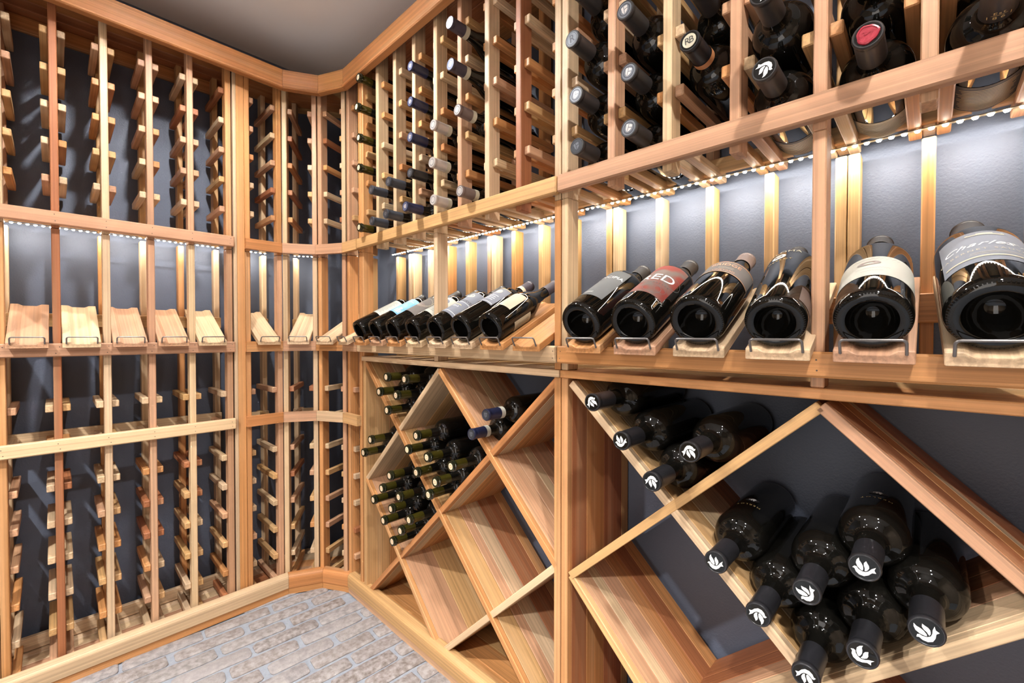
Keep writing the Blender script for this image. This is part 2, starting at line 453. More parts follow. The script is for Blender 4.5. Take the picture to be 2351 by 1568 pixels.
# ---- left wall, lower rack with its display row
ll = thing('lower_wine_rack', 'empty cedar bottle rack on the left wall with tilted display boards, below the light strip', 'wine rack', (-0.12, -0.75, Z_DECK))
lcol = ['O', 'R', 'P', 'K', 'P', 'K']
lall = [(-1.163, 'H'), (-1.053, 'P'), (-0.9425, 'H')] + list(zip(ps, lcol))
for i, (s, c) in enumerate(lall):
    bx(ll, 'front_post', LEFT, s, s + PW, 0, 0.040, Z_DECK, 0.3145, c)
    bx(ll, 'rear_post', LEFT, s, s + PW, RPL[0], RPL[1], Z_DECK, 0.3375, pick('PPHHO'))
    sides = [1] if i in (0,) or abs(s + 0.923) < 1e-6 else ([-1] if i in (2, len(lall) - 1) else [-1, 1])
    bottle_rails(ll, LEFT, s, LV_LO, sides, 0.012, 0.215, 'PPPHHOKKKR')
bx(ll, 'display_rail', LEFT, -1.20, -0.347, -0.019, 0, ZD[0], ZD[1], 'K', 0.003)
bx(ll, 'middle_rail', LEFT, -1.20, -0.346, -0.019, 0, ZM[0], ZM[1], 'P', 0.003)
bx(ll, 'rear_rail', LEFT, -1.20, -0.35, RPL[0] - 0.017, RPL[0] - 0.0005, 0.025, 0.068, 'H')
bx(ll, 'rear_rail', LEFT, -1.20, -0.35, RPL[0] - 0.017, RPL[0] - 0.0005, ZM[0], ZM[1], 'P')
bx(ll, 'rear_rail', LEFT, -1.20, -0.30, RPL[0] - 0.017, RPL[0] - 0.0005, -0.998, -0.955, 'P')
for k in range(5):
    bx(ll, 'deck_plank', LEFT, -1.20, -0.312, 0.002 + k * 0.047, 0.002 + (k + 1) * 0.047 - 0.0006, Z_DECK - 0.016, Z_DECK - 0.0005, pick('PPPK'))
for i, c in enumerate(['K', 'P', 'K', 'K', 'P']):
    display_board(ll, LEFT, -0.859 + 0.11 * i - 0.003, 0.083, c)
for i in (0, 1):
    display_board(ll, LEFT, -1.099 + 0.11 * i, 0.083, 'P')
nails(ll, LEFT, [(s + 0.009 + q, z) for s in ps for q, z in ((0.003, -0.036), (-0.002, -0.055), (0.0, -0.322), (0.002, -0.338))])
nails(lu, LEFT, [(s + 0.009, z) for s in ps for z in (0.333, 0.352)])
# ---- filler post
pl = thing('corner_post', 'wide full-height cedar post joining the left rack and the corner rack', 'post', (0, -0.328, Z_DECK))
for a, b, c in ((-0.3465, -0.335, 'P'), (-0.335, -0.3095, 'O')):
    bx(pl, 'post_board', LEFT, a + 0.0002, b - 0.0002, -0.002, 0.040, Z_DECK, Z_SOF, c, 0.001)

# ---- corner racks
def wedge(F0, F1, s0, s1, root, nm, z0, z1, wall_a, wall_b, n, tones):
    """n planks filling a facet from its front edge to two points on the walls"""
    a0, a1 = F0, F1
    for k in range(n):
        t0, t1 = k / n, (k + 1) / n - 0.004
        q = [a0.lerp(wall_a, t0), a1.lerp(wall_b, t0), a1.lerp(wall_b, t1), a0.lerp(wall_a, t1)]
        lo = [Vector((p.x, p.y, z0)) for p in q]; hi = [Vector((p.x, p.y, z1)) for p in q]
        d = a1 - a0
        prism(lo, hi, nm, WOOD, (d.x, d.y, 0), (0, 0, 1), root, tone(pick(tones)), nm)
cu = thing('upper_corner_rack', 'angled empty cedar corner rack under the faceted crown, above the corner lights', 'wine rack', (0.0, 0.0, 0.32))
cl = thing('lower_corner_rack', 'angled empty cedar corner rack with display boards, between left rack and diamond bin', 'wine rack', (0.0, 0.0, Z_DECK))
A0 = Vector((0, -0.3085)); E1 = Vector((0.3035, 0.0))
facets = [(LEFT, -0.3085, -0.178, 0.225, 'OO', 'OK'), (FB, 0.0015, 0.1295, 0.225, 'PK', 'PP'), (FC, 0.0015, 0.1335, 0.225, 'KP', 'OK'), (RIGHT, 0.1895, 0.3035, 0.262, 'KO', 'OO')]
for fi, (F, s0, s1, db, c1, c2) in enumerate(facets):
    for q, s in enumerate((s0, s1 - PW)):
        bx(cu, 'front_post', F, s, s + PW, 0, 0.040, 0.316, Z_SOF, c1[q])
        bx(cu, 'rear_post', F, s, s + PW, db - 0.04, db, 0.352, Z_SOF, pick('PHO'))
        bx(cl, 'front_post', F, s, s + PW, 0, 0.040, Z_DECK, 0.3145, c2[q])
        bx(cl, 'rear_post', F, s, s + PW, db - 0.04, db, Z_DECK, 0.3375, pick('PPH'))
        bottle_rails(cu, F, s, LV_UP, [1 if q == 0 else -1], 0.012, db - 0.01)
        bottle_rails(cl, F, s, LV_LO, [1 if q == 0 else -1], 0.012, db - 0.01, 'PPPHHOKKR')
    m_ = (s0 + s1) / 2
    display_board(cl, F, m_ + (0.004 if fi == 0 else 0), 0.080, 'P')
    bx(cl, 'rear_rail', F, s0, s1, db - 0.057, db - 0.0405, 0.025, 0.068, 'H')
    bx(cl, 'rear_rail', F, s0, s1, db - 0.057, db - 0.0405, -0.365, -0.325, 'P')
RL = [(-0.0, -0.3108), tuple(K1), tuple(K2), tuple(K3), (0.3025, 0)]
rp = lambda z: [(-0.019, z[0]), (-0.019, z[1]), (-0.0003, z[1]), (-0.0003, z[0])]
mitred(RL, rp(ZU), ['front_rail'] * 4, [tone(c, 0.03) for c in 'CKKH'], [cu] * 4)
mitred(RL, rp(ZD), ['display_rail'] * 4, [tone(c, 0.03) for c in 'OKOK'], [cl] * 4)
mitred(RL, rp(ZM), ['middle_rail'] * 4, [tone(c, 0.03) for c in 'CKPH'], [cl] * 4)
WA, WB, WC, WD_, WE = Vector((-DL + .001, -0.3085)), Vector((-DL + .001, -0.03)), Vector((-0.05, DR - .002)), Vector((0.13, DR - .002)), Vector((0.3035, DR - .002))
fr = [A0, K1, K2, K3, E1]; wl = [WA, WB, WC, WD_, WE]
WB2 = Vector((-DL + .001, DR - .002))
for i in range(4):
    wedge(fr[i], fr[i + 1], 0, 0, cu, 'soffit_plank', Z_SOF, Z_SOF + 0.016, wl[i], wl[i + 1], 5, 'OCCH')
    wedge(fr[i], fr[i + 1], 0, 0, cl, 'deck_plank', Z_DECK - 0.016, Z_DECK - 0.0005, wl[i], wl[i + 1], 5, 'PPKOR')

# ---- right wall, upper rack of standard columns
RPR = (0.225, 0.266)
m1 = [0.305 + 0.0] + [0.4197 + 0.1154 * i for i in range(7)] + [1.2365]
c1 = ['O', 'P', 'P', 'P', 'P', 'K', 'P', 'R', 'P']
ru = thing('upper_wine_rack', 'cedar rack of narrow columns holding bottles beside the corner, above the light strip', 'wine rack', (0.77, 0.13, 0.32))
for i, s in enumerate(m1):
    bx(ru, 'front_post', RIGHT, s, s + PW, 0, 0.042, 0.312, Z_SOF, c1[i])
    bx(ru, 'rear_post', RIGHT, s, s + PW, RPR[0], RPR[1], 0.352, Z_SOF, pick('PHOK'))
    bottle_rails(ru, RIGHT, s, LV_UP + [0.367], [1] if i == 0 else ([-1] if i == 8 else [-1, 1]), 0.012, 0.258, 'PPPHHOOKC')
bx(ru, 'front_rail', RIGHT, 0.3035, 1.2550, -0.019, 0, ZU[0], ZU[1], 'H', 0.003)
bx(ru, 'rear_rail', RIGHT, 0.3045, 1.2550, RPR[0] - 0.016, RPR[0] - 0.0005, 0.358, 0.39, 'H')
for k in range(5):
    bx(ru, 'soffit_plank', RIGHT, 0.3045, 1.2555, -0.014 + k * 0.059, -0.014 + (k + 1) * 0.059 - 0.0006, Z_SOF, Z_SOF + 0.016, pick('OCCR'))
# ---- right wall, upper rack of wide columns
m2 = [1.2575] + [1.3773 + 0.1206 * i for i in range(7)] + [2.2205]
c2 = ['P', 'K', 'P', 'K', 'K', 'K', 'O', 'P', 'K']
rv = thing('upper_wine_rack', 'cedar rack of wide columns with large bottles at the upper right, above the brightest lights', 'wine rack', (1.75, 0.13, 0.32))
LV2 = [0.906, 0.798, 0.694, 0.585, 0.474, 0.368]
for i, s in enumerate(m2):
    bx(rv, 'front_post', RIGHT, s, s + PW, 0, 0.042, 0.312, Z_SOF, c2[i])
    bx(rv, 'rear_post', RIGHT, s, s + PW, RPR[0], RPR[1], 0.352, Z_SOF, pick('PHOK'))
    bottle_rails(rv, RIGHT, s, LV2, [1] if i == 0 else ([-1] if i == 8 else [-1, 1]), 0.012, 0.258, 'PHHOOKK')
bx(rv, 'front_rail', RIGHT, 1.2575, 2.24, -0.019, 0, ZU[0], ZU[1], 'K', 0.003)
bx(rv, 'rear_rail', RIGHT, 1.2575, 2.24, RPR[0] - 0.016, RPR[0] - 0.0005, 0.358, 0.39, 'H')
for k in range(5):
    bx(rv, 'soffit_plank', RIGHT, 1.2565, 2.24, -0.014 + k * 0.059, -0.014 + (k + 1) * 0.059 - 0.0006, Z_SOF, Z_SOF + 0.016, pick('OCCR'))

# ---- right wall, display rows standing on the diamond bins
Z_BT = (-0.099, -0.082)
BOARDS = {}
def display_row(name, label, s_a, s_b, fronts, rears, boards, bw, rail_col, bcols):
    root = thing(name, label, 'display rack', ((s_a + s_b) / 2, 0.12, Z_BT[1]))
    for s, c in fronts:
        bx(root, 'front_post', RIGHT, s, s + PW, 0, 0.042, Z_BT[1], 0.3115, c)
    for s, c in rears:
        bx(root, 'rear_post', RIGHT, s, s + PW, RPR[0], RPR[1], Z_BT[1], 0.3375, c)
    bx(root, 'display_rail', RIGHT, s_a, s_b, -0.019, 0, ZD[0], ZD[1], rail_col, 0.003)
    bx(root, 'rear_rail', RIGHT, s_a, s_b, RPR[0] - 0.018, RPR[0] - 0.0005, 0.020, 0.070, 'O')
    out = []
    for s, c in zip(boards, bcols):
        out.append(display_board(root, RIGHT, s, bw, c, yaw=(2.5 if 1.92 < s < 1.94 else 0)))
    return root, out
b1x = [0.381, 0.495, 0.608, 0.722, 0.838, 0.953, 1.069, 1.186]
d1, BD1 = display_row('display_rack', 'cedar display row with seven small bottles on tilted boards next to the corner', 0.3035, 1.2550,
    [(0.305, 'O'), (0.766, 'P'), (1.2365, 'O')], [(s, c) for s, c in zip(m1, ['P', 'P', 'O', 'H', 'K', 'O', 'H', 'H', 'H'])] + [(0.786, 'P')],
    b1x, 0.085, 'P', ['O', 'K', 'O', 'P', 'P', 'P', 'O', 'O'])
b2x = [1.346, 1.464, 1.584, 1.703, 1.817, 1.930, 2.05, 2.17]
d2, BD2 = display_row('display_rack', 'cedar display row with six large bottles on tilted boards at the right', 1.2575, 2.24,
    [(1.2575, 'P'), (1.7395, 'K'), (2.2205, 'P')], [(s, c) for s, c in zip(m2, ['P', 'P', 'H', 'H', 'H', 'O', 'O', 'H', 'H'])] + [(1.7585, 'H')],
    b2x, 0.087, 'O', ['O', 'K', 'P', 'P', 'K', 'P', 'P', 'K'])

for rt_, ss in ((d1, (0.314, 0.775, 1.246)), (d2, (1.267, 1.749, 2.23))):
    nails(rt_, RIGHT, [(q, z) for q in ss for z in (-0.038, -0.054)])
# ---- diamond bins
def slat(root, p, q, planks, th=0.017, d_off=0.0):
    """board from p to q in the (s,z) plane, made of planks side by side across the depth"""
    a = RIGHT.p(p[0], 0, p[1]); b = RIGHT.p(q[0], 0, q[1]); X = (b - a).normalized(); ln = (b - a).length
    Zv = RIGHT.b.cross(X)
    if Zv.z < 0: Zv = -Zv
    d = d_off
    for wd, c in planks:
        C = (a + b) / 2 + RIGHT.b * (d + wd / 2)
        part('slat_plank', box_mesh(ln, wd - 0.0004, th, 0.0012), axes(C, X, Zv), root, tone(c, 0.06))
        d += wd
def bin_unit(label, x0, hx, ztop, hz, s_l, s_r, top_col, left_planks, right_planks, slats, floor_tones):
    root = thing('diamond_bin', label, 'wine rack', ((s_l + s_r) / 2, 0.13, Z_DECK))
    g = lambda i, j: (x0 + i * hx, ztop - j * hz)
    bx(root, 'top_board', RIGHT, s_l, s_r, -0.006, 0.10, Z_BT[0], Z_BT[1] - 0.0003, top_col, 0.0015)
    bx(root, 'top_board', RIGHT, s_l, s_r, 0.1005, 0.19, Z_BT[0], Z_BT[1] - 0.0003, 'H')
    bx(root, 'top_board', RIGHT, s_l, s_r, 0.1905, 0.28, Z_BT[0], Z_BT[1] - 0.0003, 'P')
    for planks, s in ((left_planks, s_l), (right_planks, s_r - 0.0185)):
        d = 0.0
        for wd, c in planks:
            bx(root, 'side_plank', RIGHT, s, s + 0.0185, d + 0.0002, d + wd - 0.0002, Z_DECK, Z_BT[0] - 0.0003, c, 0.001); d += wd
    for k, c in enumerate(floor_tones):
        bx(root, 'floor_plank', RIGHT, s_l + 0.019, s_r - 0.019, 0.002 + k * 0.068, 0.002 + (k + 1) * 0.068 - 0.0006, Z_DECK - 0.0005, Z_DECK + 0.012, c)
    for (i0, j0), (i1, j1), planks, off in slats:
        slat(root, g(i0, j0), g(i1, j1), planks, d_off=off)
    return root
bin_unit('cedar diamond bin left of the divider, full of green-necked bottles, smaller diamonds', 0.336, 0.2265, -0.108, 0.2195, 0.3165, 1.2550, 'P',
    [(0.10, 'H'), (0.18, 'O')], [(0.02, 'O'), (0.09, 'K'), (0.17, 'K')],
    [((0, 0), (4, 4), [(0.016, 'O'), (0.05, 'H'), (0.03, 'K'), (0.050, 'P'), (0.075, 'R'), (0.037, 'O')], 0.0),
     ((2, 0), (4, 2), [(0.016, 'O'), (0.06, 'K'), (0.04, 'K'), (0.03, 'P'), (0.07, 'K'), (0.04, 'R')], 0.0),
     ((0, 2), (2, 4), [(0.016, 'O'), (0.105, 'K'), (0.135, 'H')], 0.0),
     ((4, 0), (0, 4), [(0.022, 'C'), (0.05, 'P'), (0.05, 'O'), (0.13, 'C')], 0.0012),
     ((2, 0), (0, 2), [(0.10, 'P'), (0.06, 'H'), (0.09, 'K')], 0.0012),
     ((4, 2), (2, 4), [(0.03, 'P'), (0.07, 'P'), (0.08, 'K'), (0.07, 'R')], 0.0012)], 'OOHO')
bin_unit('cedar diamond bin at the lower right, holding large black bottles with white bird emblems', 1.283, 0.2350, -0.110, 0.2215, 1.2575, 2.2400, 'O',
    [(0.018, 'O'), (0.060, 'R'), (0.078, 'O'), (0.088, 'R'), (0.034, 'H')], [(0.02, 'O'), (0.09, 'R'), (0.16, 'O')],
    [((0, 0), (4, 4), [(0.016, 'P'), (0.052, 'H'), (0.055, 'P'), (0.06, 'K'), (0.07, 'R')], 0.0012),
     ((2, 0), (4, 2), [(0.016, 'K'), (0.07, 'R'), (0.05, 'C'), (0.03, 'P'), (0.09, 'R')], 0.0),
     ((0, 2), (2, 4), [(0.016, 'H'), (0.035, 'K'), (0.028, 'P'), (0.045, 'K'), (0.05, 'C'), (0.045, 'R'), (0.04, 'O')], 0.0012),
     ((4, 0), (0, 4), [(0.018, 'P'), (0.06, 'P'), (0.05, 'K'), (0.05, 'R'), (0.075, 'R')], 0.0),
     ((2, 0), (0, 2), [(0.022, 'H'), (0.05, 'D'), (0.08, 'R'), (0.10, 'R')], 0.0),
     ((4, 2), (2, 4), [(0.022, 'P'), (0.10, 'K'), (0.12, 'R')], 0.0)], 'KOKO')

# ------------------------------------------------------------------ light strips under the upper racks
bm = bmesh.new(); bmesh.ops.create_uvsphere(bm, u_segments=8, v_segments=4, radius=0.5)
LED_ME = finish(bm, 'led', LEDM, True)
def led_strip(label, F, s0, s1, d, z=0.3425, k=1.0):
    root = thing('led_strip', label, 'light strip', F.p((s0 + s1) / 2, d, z), None)
    led_run(root, F, s0, s1, d, z, k)
    return root
def led_run(root, F, s0, s1, d, z=0.3425, k=1.0):
    bx(root, 'tape', F, s0, s1, d - 0.004, d + 0.004, z + 0.0012, z + 0.0026, (1, 1, 1, 1), 0, TAPE)
    n = int((s1 - s0) / 0.01667); st = (s1 - s0) / n
    for i in range(n):
        c = F.p(s0 + (i + 0.5) * st, d, z)
        part('led', LED_ME, axes(c, F.t, F.u) @ Matrix.Diagonal((0.0082, 0.0082, 0.0056, 1)), root)
    ld = bpy.data.lights.new('led_lamp', 'AREA'); ld.shape = 'RECTANGLE'; ld.size = s1 - s0; ld.size_y = 0.006
    ld.energy = LED_W_PER_M * (s1 - s0) * k; ld.color = LED_COL
    lo = bpy.data.objects.new('led_lamp', ld); COL.objects.link(lo)
    Mx = axes(F.p((s0 + s1) / 2, d, z - 0.003), F.t, F.v(0, -0.60, 1).normalized()); Wm = Matrix.Translation((0, 0, OZ)) @ Mx
    lo.parent = root; lo.matrix_basis = WM[root.name].inverted() @ Wm
led_strip('strip of white lights above the display boards of the left wall rack', LEFT, -1.19, -0.352, 0.158, 0.3425, 0.62)
cs = thing('led_strip', 'short angled runs of white lights above the corner display boards', 'light strip', (0, 0, 0.3425))
for F, s0, s1, db, a, b in facets:
    led_run(cs, F, s0 + 0.004, s1 - 0.004, db - 0.062, 0.3425, 0.75)
led_strip('strip of white lights above the small bottles on the display row next to the corner', RIGHT, 0.308, 1.252, 0.200)
led_strip('strip of brightest white lights above the large bottles on the right display row', RIGHT, 1.262, 2.23, 0.200)

# ------------------------------------------------------------------ ceiling lights
for i, (x, y, lk, cone) in enumerate(LAMP_POS):
    t = thing('ceiling_light', 'round recessed ceiling light, %s' % ['nearest the left rack and corner', 'above the right bin', 'far side by the left rack', 'far side opposite the right bin'][i], 'ceiling light', (x, y, CEIL_Z - 0.004))
    bm = bmesh.new(); r0, r1 = 0.055, 0.040; a0 = []; a1 = []; a2 = []
    for k in range(24):
        q = 2 * math.pi * k / 24; cx, sx = math.cos(q), math.sin(q)
        a0.append(bm.verts.new((r0 * cx, r0 * sx, 0.0035))); a1.append(bm.verts.new(((r0 + r1) / 2 * cx, (r0 + r1) / 2 * sx, -0.003))); a2.append(bm.verts.new((r1 * cx, r1 * sx, 0.002)))
    for k in range(24):
        j = (k + 1) % 24
        bm.faces.new((a0[k], a0[j], a1[j], a1[k])); bm.faces.new((a1[k], a1[j], a2[j], a2[k]))
    part('trim_ring', finish(bm, 'trim_ring', WHITE, True), Matrix.Translation((x, y, CEIL_Z - 0.004)), t)
    bm = bmesh.new(); bmesh.ops.create_circle(bm, cap_ends=True, radius=0.040, segments=24)
    part('lens', finish(bm, 'lens', LAMPM), Matrix.Translation((x, y, CEIL_Z - 0.0022)), t)
    ld = bpy.data.lights.new('lamp', 'SPOT'); ld.energy = LAMP_W * 4 * lk; ld.color = LAMP_COL
    ld.shadow_soft_size = LAMP_R; ld.spot_size = math.radians(cone); ld.spot_blend = 0.45
    lo = bpy.data.objects.new('lamp', ld); COL.objects.link(lo); lo.parent = t; lo.location = (0, 0, -0.012)

# ------------------------------------------------------------------ bottles
def lathe(profile, seg, name, m, caps=True):
    bm = bmesh.new(); rings = []
    for r, z in profile:
        if r < 1e-6: rings.append([bm.verts.new((0, 0, z))])
        else: rings.append([bm.verts.new((r * math.cos(2 * math.pi * k / seg), r * math.sin(2 * math.pi * k / seg), z)) for k in range(seg)])
    for a, b in zip(rings, rings[1:]):
        for k in range(seg):
            j = (k + 1) % seg
            if len(a) == 1: bm.faces.new((a[0], b[j], b[k]))
            elif len(b) == 1: bm.faces.new((a[k], a[j], b[0]))
            else: bm.faces.new((a[k], a[j], b[j], b[k]))
    bmesh.ops.recalc_face_normals(bm, faces=bm.faces)
    return finish(bm, name, m, True)

CACHE = {}
def cached(key, fn):
    if key not in CACHE:
        CACHE[key] = fn()
    return CACHE[key]

def shape_params(shape):
    # r, L, neck radius, end of body, start of neck
    return {'bordeaux': (0.0375, 0.300, 0.0140, 0.185, 0.222), 'burgundy': (0.0410, 0.300, 0.0145, 0.135, 0.225),
            'slim': (0.0385, 0.312, 0.0142, 0.200, 0.236), 'heavy': (0.0475, 0.314, 0.0170, 0.188, 0.236),
            'fat': (0.0475, 0.315, 0.0175, 0.170, 0.246), 'etched': (0.0428, 0.338, 0.0165, 0.225, 0.270),
            'magnum': (0.0438, 0.338, 0.0180, 0.203, 0.250), 'tall': (0.0400, 0.322, 0.0155, 0.198, 0.245), 'jumbo': (0.0468, 0.344, 0.0200, 0.206, 0.260),
            'binmag': (0.0440, 0.350, 0.0160, 0.215, 0.262), 'upmag': (0.0455, 0.318, 0.0160, 0.190, 0.245)}[shape]

def glass_profile(shape, punt):
    r, Ln, rn, zb, zn = shape_params(shape)
    P = [(0, punt)]
    for k in range(1, 6):
        a = k / 5 * math.pi / 2; P.append((r * 0.66 * math.sin(a), punt * math.cos(a) + 0.002 * (k / 5)))
    P += [(r * 0.74, 0.0), (r * 0.86, 0.0006), (r * 0.94, 0.003), (r * 0.985, 0.008), (r, 0.015), (r, zb * 0.5), (r, zb)]
    n = 9
    for k in range(1, n + 1):
        t = k / n
        if shape in ('burgundy', 'fat'):
            e = 0.5 - 0.5 * math.cos(math.pi * t); e = e * 0.75 + t * 0.25
            P.append((r + (rn * 1.08 - r) * e, zb + (zn - zb) * t))
        else:
            # rounded shoulder then a short flare into the neck
            if t < 0.7:
                u = t / 0.7 * math.pi / 2; rr = rn * 1.35 + (r - rn * 1.35) * math.cos(u); zz = zb + (zn - zb) * 0.72 * math.sin(u)
            else:
                u = (t - 0.7) / 0.3; rr = rn * 1.35 + (rn * 1.04 - rn * 1.35) * (1 - (1 - u) ** 2); zz = zb + (zn - zb) * (0.72 + 0.28 * u)
            P.append((rr, zz))
    P += [(rn, zn + 0.25 * (Ln - zn)), (rn, Ln - 0.008), (rn * 0.9, Ln), (0, Ln)]
    return P

def cyl_patch(shape, z0, z1, a0, a1, m, off=0.0004, r=None, taper=None):
    R0 = (r or shape_params(shape)[0]) + off; n = max(6, int((a1 - a0) / 6))
    bm = bmesh.new(); lo = []; hi = []
    for k in range(n + 1):
        a = math.radians(a0 + (a1 - a0) * k / n)
        lo.append(bm.verts.new((-R0 * math.sin(a), R0 * math.cos(a), z0))); hi.append(bm.verts.new((-(taper or R0) * math.sin(a), (taper or R0) * math.cos(a), z1)))
    for k in range(n):
        bm.faces.new((lo[k], hi[k], hi[k + 1], lo[k + 1])[::-1])
    return finish(bm, 'label', m, True)

def flat_text(s, size, shear=0.0, spacing=1.0):
    cu_ = bpy.data.curves.new('t', 'FONT'); cu_.body = s; cu_.size = size; cu_.align_x = 'CENTER'; cu_.align_y = 'CENTER'
    cu_.shear = shear; cu_.space_character = spacing; cu_.resolution_u = 3
    ob = bpy.data.objects.new('t', cu_); me = bpy.data.meshes.new_from_object(ob)
    bpy.data.objects.remove(ob); bpy.data.curves.remove(cu_); return me

def strips(rects):
    bm = bmesh.new()
    for x0, y0, x1, y1 in rects:
        bm.faces.new([bm.verts.new(p) for p in ((x0, y0, 0), (x1, y0, 0), (x1, y1, 0), (x0, y1, 0))])
    me = bpy.data.meshes.new('s'); bm.to_mesh(me); bm.free(); return me

def ellipse(rx, ry, n=28, inner=0.0):
    bm = bmesh.new(); o = [bm.verts.new((rx * math.cos(2 * math.pi * k / n), ry * math.sin(2 * math.pi * k / n), 0)) for k in range(n)]
    if inner:
        i = [bm.verts.new((inner * rx * math.cos(2 * math.pi * k / n), inner * ry * math.sin(2 * math.pi * k / n), 0)) for k in range(n)]
        for k in range(n):
            bm.faces.new((o[k], o[(k + 1) % n], i[(k + 1) % n], i[k]))
    else:
        bm.faces.new(o)
    me = bpy.data.meshes.new('e'); bm.to_mesh(me); bm.free(); return me

def squiggle(width, amp, n, th):
    """a flourish standing for handwriting too fine to read"""
    r = random.Random(n); rects = []
    bm = bmesh.new(); prev = None; N_ = n * 8
    for k in range(N_ + 1):
        t = k / N_; x = -width / 2 + width * t + 0.25 * amp * math.sin(2 * math.pi * t * n)
        y = amp * (0.55 + 0.45 * math.sin(7 * t + n)) * math.sin(2 * math.pi * t * n + 0.7)
        a = bm.verts.new((x, y - th / 2, 0)); b = bm.verts.new((x, y + th / 2, 0))
        if prev: bm.faces.new((prev[0], a, b, prev[1]))
        prev = (a, b)
    me = bpy.data.meshes.new('q'); bm.to_mesh(me); bm.free(); return me

def wrap(me, R0, a_c, z_c, m, off=0.0009):
    """bend a flat drawing (x across, y towards the neck) round a bottle"""
    bm = bmesh.new(); bm.from_mesh(me); bpy.data.meshes.remove(me)
    xs = [v.co.x for v in bm.verts]
    if xs and max(xs) - min(xs) > 0.006:
        x = min(xs) + 0.004
        while x < max(xs):
            bmesh.ops.bisect_plane(bm, geom=bm.verts[:] + bm.edges[:] + bm.faces[:], plane_co=(x, 0, 0), plane_no=(1, 0, 0)); x += 0.004
    for v in bm.verts:
        a = math.radians(a_c) + v.co.x / R0
        v.co = (-(R0 + off) * math.sin(a), (R0 + off) * math.cos(a), z_c + v.co.y)
    return finish(bm, 'print', m)

DOVE = [[(-1.0, -.12), (-.80, .06), (-.62, .02), (-.50, -.20), (-.22, -.38), (.08, -.40), (.34, -.24), (.58, .02), (.95, .26), (.80, -.06), (.92, -.34), (.60, -.36), (.28, -.66), (-.10, -.84), (-.48, -.76), (-.74, -.50), (-.82, -.20)],
        [(-.36, -.20), (-.56, .06), (-.66, .40), (-.56, .74), (-.36, .98), (-.34, .70), (-.20, .46), (-.10, .18), (-.10, -.14), (-.18, -.31)],
        [(.0, -.31), (.04, -.02), (-.02, .28), (.02, .52), (.22, .74), (.30, .50), (.40, .30), (.40, .06), (.28, -.14), (.14, -.28)]]
def polys(lists, k):
    bm = bmesh.new()
    for pl_ in lists:
        vs = [bm.verts.new((x * k, y * k, 0)) for x, y in pl_]
        f = bm.faces.new(vs); bmesh.ops.triangulate(bm, faces=[f])
    bmesh.ops.recalc_face_normals(bm, faces=bm.faces)
    for f in bm.faces:
        if f.normal.z < 0: f.normal_flip()
    me = bpy.data.meshes.new('d'); bm.to_mesh(me); bm.free(); return me
def flat(me, m):
    me.materials.clear(); me.materials.append(m); return me
WAVE = [[(.9, .0), (.75, .55), (.4, .85), (-.1, .95), (-.6, .75), (-.9, .3), (-.88, -.2), (-.6, -.72), (-.1, -.9), (.45, -.82), (.8, -.45)]]

